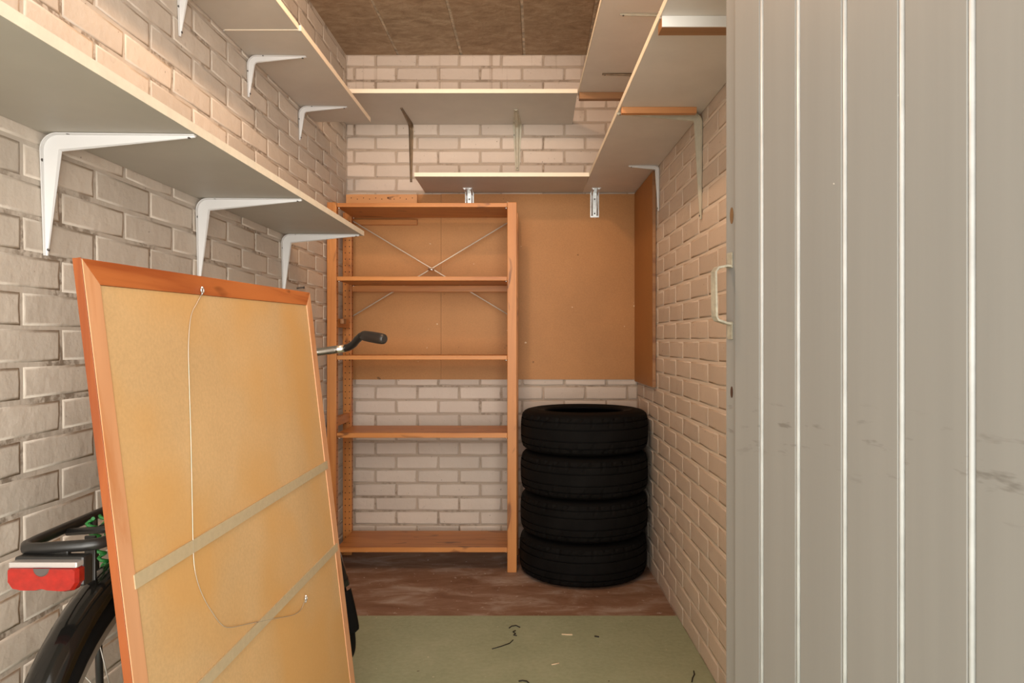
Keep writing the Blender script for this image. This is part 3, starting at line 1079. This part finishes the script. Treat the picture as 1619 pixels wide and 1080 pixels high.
# saddle
sec = []
for k in range(9):
    s = k / 8
    y = 1.33 + 0.27 * s
    hw = 0.068 * (1 - s) ** 0.9 + 0.016
    zt = 0.945 + 0.012 * math.cos(s * 5)
    sec.append([ident((hw * math.cos(a), y, zt - 0.022 + (0.022 if math.sin(a) > 0 else 0.03) * math.sin(a))) for a in [2 * math.pi * j / 14 for j in range(14)]])
part('saddle', MB().sweep(sec, smooth=True), 'leather', bike)
part('seat_post', MB().tube([ident((0, 1.50, 0.81)), ident((0, 1.46, 0.93))], 0.012, 10), 'chrome', bike)
# handlebar, its right half as seen past the frame
hc = steer((0, 2.085, 1.03))
right = [hc, px(498, 557, 2.10), px(508, 556, 2.10), px(530, 553, 2.095), px(546, 550.5, 2.09)]
part('handlebar', MB().tube(right, 0.0118, 12).tube([hc, hc + Vector((-0.06, -0.03, 0.0)), hc + Vector((-0.13, -0.05, 0.035)), hc + Vector((-0.17, -0.16, 0.035))], 0.0115, 12)
     .tube([steer((0, 2.115, 0.94)), hc], 0.0125, 12), 'chrome', bike, label='silver handlebar')
part('handlebar_bend', MB().tube([px(545, 550.8, 2.09), px(552, 549, 2.08), px(559, 544, 2.06), px(565, 537, 2.04), px(571, 531.5, 2.02), px(578, 530, 2.0)], 0.0108, 12), 'black_satin', bike, label='black bend of the bar')
ga, gb_ = px(574, 530.5, 2.01), px(608, 536.5, 1.93)
part('grip', MB().tube([ga, ga.lerp(gb_, 0.08), ga.lerp(gb_, 0.35), ga.lerp(gb_, 0.75), ga.lerp(gb_, 0.93), gb_], [0.0125, 0.0145, 0.0155, 0.0155, 0.0145, 0.009], 14), 'grip', bike, label='black rubber grip')
lg = hc + Vector((-0.17, -0.16, 0.035))
part('grip', MB().tube([lg, lg + Vector((-0.01, -0.11, -0.012))], 0.015, 12), 'grip', bike)
# luggage rack
zk = 0.785


def lc(p):
    return Vector(p)


def rk(px_, Y, dz=0.0):
    """rack point from depth and offset from the bike's middle"""
    return ident((px_, Y, zk + dz))


rackpts = [rk(-0.067, 1.62), rk(-0.067, 1.25), rk(-0.067, 1.09), rk(-0.064, 1.058), rk(-0.053, 1.041), rk(-0.03, 1.036), rk(0.03, 1.036), rk(0.046, 1.041), rk(0.055, 1.058), rk(0.058, 1.09), rk(0.058, 1.25), rk(0.058, 1.62)]
rack = part('luggage_rack', MB().tube(rackpts, 0.0085, 12), 'black_satin', bike)
part('rack_rail', MB().tube([rk(-0.018, 1.17, -0.006), rk(-0.018, 1.62, -0.006)], 0.005, 8).tube([rk(0.018, 1.17, -0.006), rk(0.018, 1.62, -0.006)], 0.005, 8)
     .tube([rk(-0.06, 1.15, -0.005), rk(0.058, 1.15, -0.005)], 0.006, 8).tube([rk(-0.06, 1.40, -0.005), rk(0.058, 1.40, -0.005)], 0.006, 8), 'black_satin', rack)
part('rack_strut', MB().obox(rk(-0.022, 1.12, -0.11), (0.017, 0, 0), (0, 0.005, 0), (0, 0, 0.104), 0.001), 'black_satin', rack)
for s in (-1, 1):
    part('rack_stay', MB().tube([rk(0.059 * s, 1.225, -0.004), ident((0.066 * s, 1.225, 0.36))], 0.006, 8), 'black_satin', rack)
for k in range(2):
    cp = MB()
    pts = []
    for j in range(40):
        s = j / 39
        pts.append(ident((-0.03 + 0.012 * k + 0.006 * math.cos(j * 1.1 + k * math.pi), 1.16 + 0.05 * s + 0.02 * k + 0.006 * math.sin(j * 1.1 + k * math.pi), zk + 0.012 - 0.11 * s)))
    cp.tube(pts, 0.003, 6)
    part('elastic_cord', cp, 'green_cord', rack, label='green elastic luggage cord')
# tail light
tc = px(68, 912, 1.0)
hw, hh = 0.050, 0.0205
tlp = part('tail_light', MB().obox(tc + Vector((-hw, 0.012, -hh + 0.002)), (2 * hw, 0, 0), (0, 0.022, 0), (0, 0, 2 * hh + 0.002), 0.004), 'black_satin', bike, label='red tail light below the rack')
lens = MB()
out = []
for (x, z) in ((-1, .55), (-1, -.35), (-.86, -.86), (-.6, -1), (-.2, -1.0), (0, -.88), (.2, -1.0), (.6, -1.06), (.86, -.95), (1, -.42), (1, .5), (.93, .62), (-.93, .68)):
    out.append((x * hw, z * hh))
lens.sweep([[tc + Vector((x * 0.99, 0.014, z)) for x, z in out], [tc + Vector((x, 0.002, z)) for x, z in out], [tc + Vector((x * 0.94, -0.004, z * 0.88)) for x, z in out]])
part('lens', lens, 'red_lens', tlp, label='red lens')
part('housing_strip', MB().obox(tc + Vector((-hw * .95, -0.002, hh * 0.62)), (1.93 * hw, 0, 0), (0, 0.022, 0), (0, 0, 0.008), 0.002), 'clear_lens', tlp)
rf = MB()
rf.sweep([[tc + Vector((r_ * math.cos(a), q, 0.0125 + r_ * math.sin(a))) for a in [math.pi + k * math.pi / 10 for k in range(11)]] for q, r_ in ((-0.0052, 0.010), (-0.003, 0.0125))])
part('reflector', rf, 'lens_core', tlp)
part('light_mount', MB().obox(tc + Vector((-0.016, 0.026, hh)), (0.034, 0, 0), (0, 0.008, 0), (0, 0, 0.009), 0.002), 'black_satin', tlp)

# ---------------------------------------------------------------- grey boarded door, swung in at the right
door = thing('door_1', 'open grey painted plank door with vertical boards', 'door', (0.45, 1.05, 0))
door['kind'] = 'structure'
dv = Vector((-0.295, 1, 0)).normalized()
dn = Vector((-1, -0.295, 0)).normalized()
ZD0, ZD1 = 0.012, 2.06


def dpt(Y):
    return Vector((0.3995 - 0.295 * (Y - 1.25), Y, 0))


def dY(p):
    return 0.76825 / ((p - CX) / F + 0.295)


ys = [dY(p) for p in (1161, 1206, 1264, 1338, 1429, 1541)]
while ys[-1] > 0.72:
    ys.append(ys[-1] - 0.1015)
GV = 0.0105
for a, b in zip(ys[:-1], ys[1:]):
    A, B = dpt(a), dpt(b)
    far = A - dv * 0.0008
    near = B + dv * GV
    m = MB()
    secs = []
    prof = [(far, -0.018), (far, -0.001), (far - dv * 0.002, 0.0), (near + dv * 0.001, 0.0), (near, -0.0012), (near - dv * 0.0005, -0.018)]
    for z in (ZD0, ZD1):
        secs.append([p + dn * q + Vector((0, 0, z)) for p, q in prof])
    m.sweep(secs)
    pl = part('plank', m, 'door', door)
    bd = MB()
    c0 = B + dv * (GV * 0.62) - dn * 0.0056
    bd.tube([c0 + Vector((0, 0, ZD0)), c0 + Vector((0, 0, ZD1))], 0.0054, 12)
    part('bead', bd, 'door_bead', door, label='worn pale bead between two boards, highlight in its colour')
Pn = dpt(ys[-1])
Pf = dpt(dY(1143))
part('door_leaf', MB().obox(Pn - dn * 0.045 + Vector((0, 0, ZD0)), dv * ((Pf - Pn).length), dn * 0.0265, (0, 0, ZD1 - ZD0), 0.001), 'door', door)
P1 = dpt(ys[0])
part('closing_stile', MB().obox(P1 - dn * 0.0185 + dv * 0.0004 + Vector((0, 0, ZD0)), dv * ((Pf - P1).length - 0.0004), dn * 0.0115, (0, 0, ZD1 - ZD0), 0.0012), 'door', door)


def onstile(x, y, lift=0.0):
    d = Vector(((x - CX) / F, 1.0, (CY - y) / F))
    o = Vector((0, 0, H))
    q = P1 - dn * 0.007 + dn * lift
    k = (q - o).dot(dn) / d.dot(dn)
    return o + d * k


for (x, y, rz) in ((1157, 341, 0.016),):
    c = onstile(x, y, 0.0002)
    part('rusty_hole', MB().sweep([[c + dv * (0.006 * math.cos(a)) + Vector((0, 0, rz * math.sin(a))) + dn * q for a in [k * math.pi / 7 for k in range(14)]] for q in (-0.001, 0.0006)]), 'rust', door, label='rusty stained hole')
c = onstile(1157, 620, 0.0002)
part('keyhole', MB().sweep([[c + dv * (0.004 * math.cos(a)) + Vector((0, 0, 0.011 * math.sin(a))) + dn * q for a in [k * math.pi / 7 for k in range(14)]] for q in (-0.001, 0.0006)]), 'hole', door)
hd = part('handle', MB().tube([(0, 0, 0), (0, 0, 0.001)], 0.001, 4), 'handle', door)
bpy.data.objects.remove(hd)
top, bot = onstile(1155, 421), onstile(1156, 512)
po = 0.036
secs = []
path = [(top + dn * 0.0005, 0), (top + dn * 0.012, 0), (top + dn * (po - 0.006) - Vector((0, 0, 0.004)), 0), (top + dn * po - Vector((0, 0, 0.012)), 0),
        (bot + dn * po + Vector((0, 0, 0.014)), 0), (bot + dn * (po - 0.004) + Vector((0, 0, 0.007)), 0), (bot + dn * 0.012 + Vector((0, 0, 0.001)), 0), (bot + dn * 0.0005, 0)]
pp = [p for p, _ in path]
for i, p in enumerate(pp):
    t = (pp[min(i + 1, len(pp) - 1)] - pp[max(i - 1, 0)]).normalized()
    nn = t.cross(dv).normalized()
    secs.append([p + dv * a * 0.0085 + nn * b * 0.002 for a, b in ((-1, -1), (1, -1), (1, 1), (-1, 1))])
hd = part('handle', MB().sweep(secs), 'handle', door, label='worn flat steel pull handle')
for z0, z1 in ((top.z - 0.004, top.z + 0.026), (bot.z - 0.030, bot.z + 0.004)):
    c = onstile(1155, 466)
    part('handle_plate', MB().obox(Vector((c.x, c.y, z0)) - dv * 0.009 + dn * 0.0001, dv * 0.018, dn * 0.0025, (0, 0, z1 - z0), 0.0008), 'handle', hd)

# ---------------------------------------------------------------- small things
nl = px(473, 456, 2.95)
nail = MB().tube([(XL - 0.004, 2.94, 1.304), (XL + 0.030, 2.94, 1.307)], 0.0026, 8).tube([(XL + 0.029, 2.94, 1.307), (XL + 0.032, 2.94, 1.307)], 0.0055, 8)
solo('nail', nail, 'screw', 'dark nail sticking out of the left wall above the picture', 'nail', (XL, 2.94, 1.304))


def flo(x, y, z=0.005):
    Y = F * (H - z) / (y - CY)
    return Vector(((x - CX) / F * Y, Y, z))


def curl(label, pts, r, mat='debris_black', name='plastic_scrap', cat='scrap'):
    P = [flo(*p) for p in pts]
    solo(name, MB().tube(P, r, 6), mat, label, cat, P[0])


curl('small black curved scrap on the green floor, farthest from the door', [(805, 993), (809, 990), (816, 989), (822, 992)], 0.0022)
curl('tiny black hook shaped scrap on the green floor beside the curved one', [(815, 997), (811, 999), (815, 1002), (812, 1004), (817, 1005)], 0.0020)
curl('thin dark twig on the green floor', [(778, 1026), (792, 1022), (806, 1017), (811, 1012)], 0.0016)
curl('black curved scrap cut by the bottom edge of the picture', [(820, 1077), (826, 1076), (833, 1077), (837, 1081)], 0.0022)
curl('small black scrap on the floor at the foot of the right wall', [(1094, 1078), (1095, 1072), (1098, 1066), (1097, 1061)], 0.0022)
curl('pale wood splinter on the green floor near the tyres', [(888, 1003), (896, 1003.5), (905, 1003.5)], 0.0024, 'debris_wood', 'wood_splinter', 'splinter')
curl('small pale splinter in the middle of the green floor', [(872, 1051), (878, 1050), (884, 1048.5)], 0.0018, 'debris_wood', 'wood_splinter', 'splinter')
curl('dark crumb on the green floor right of the pale splinter', [(940, 1006), (944, 1006.5), (947, 1007)], 0.0026)
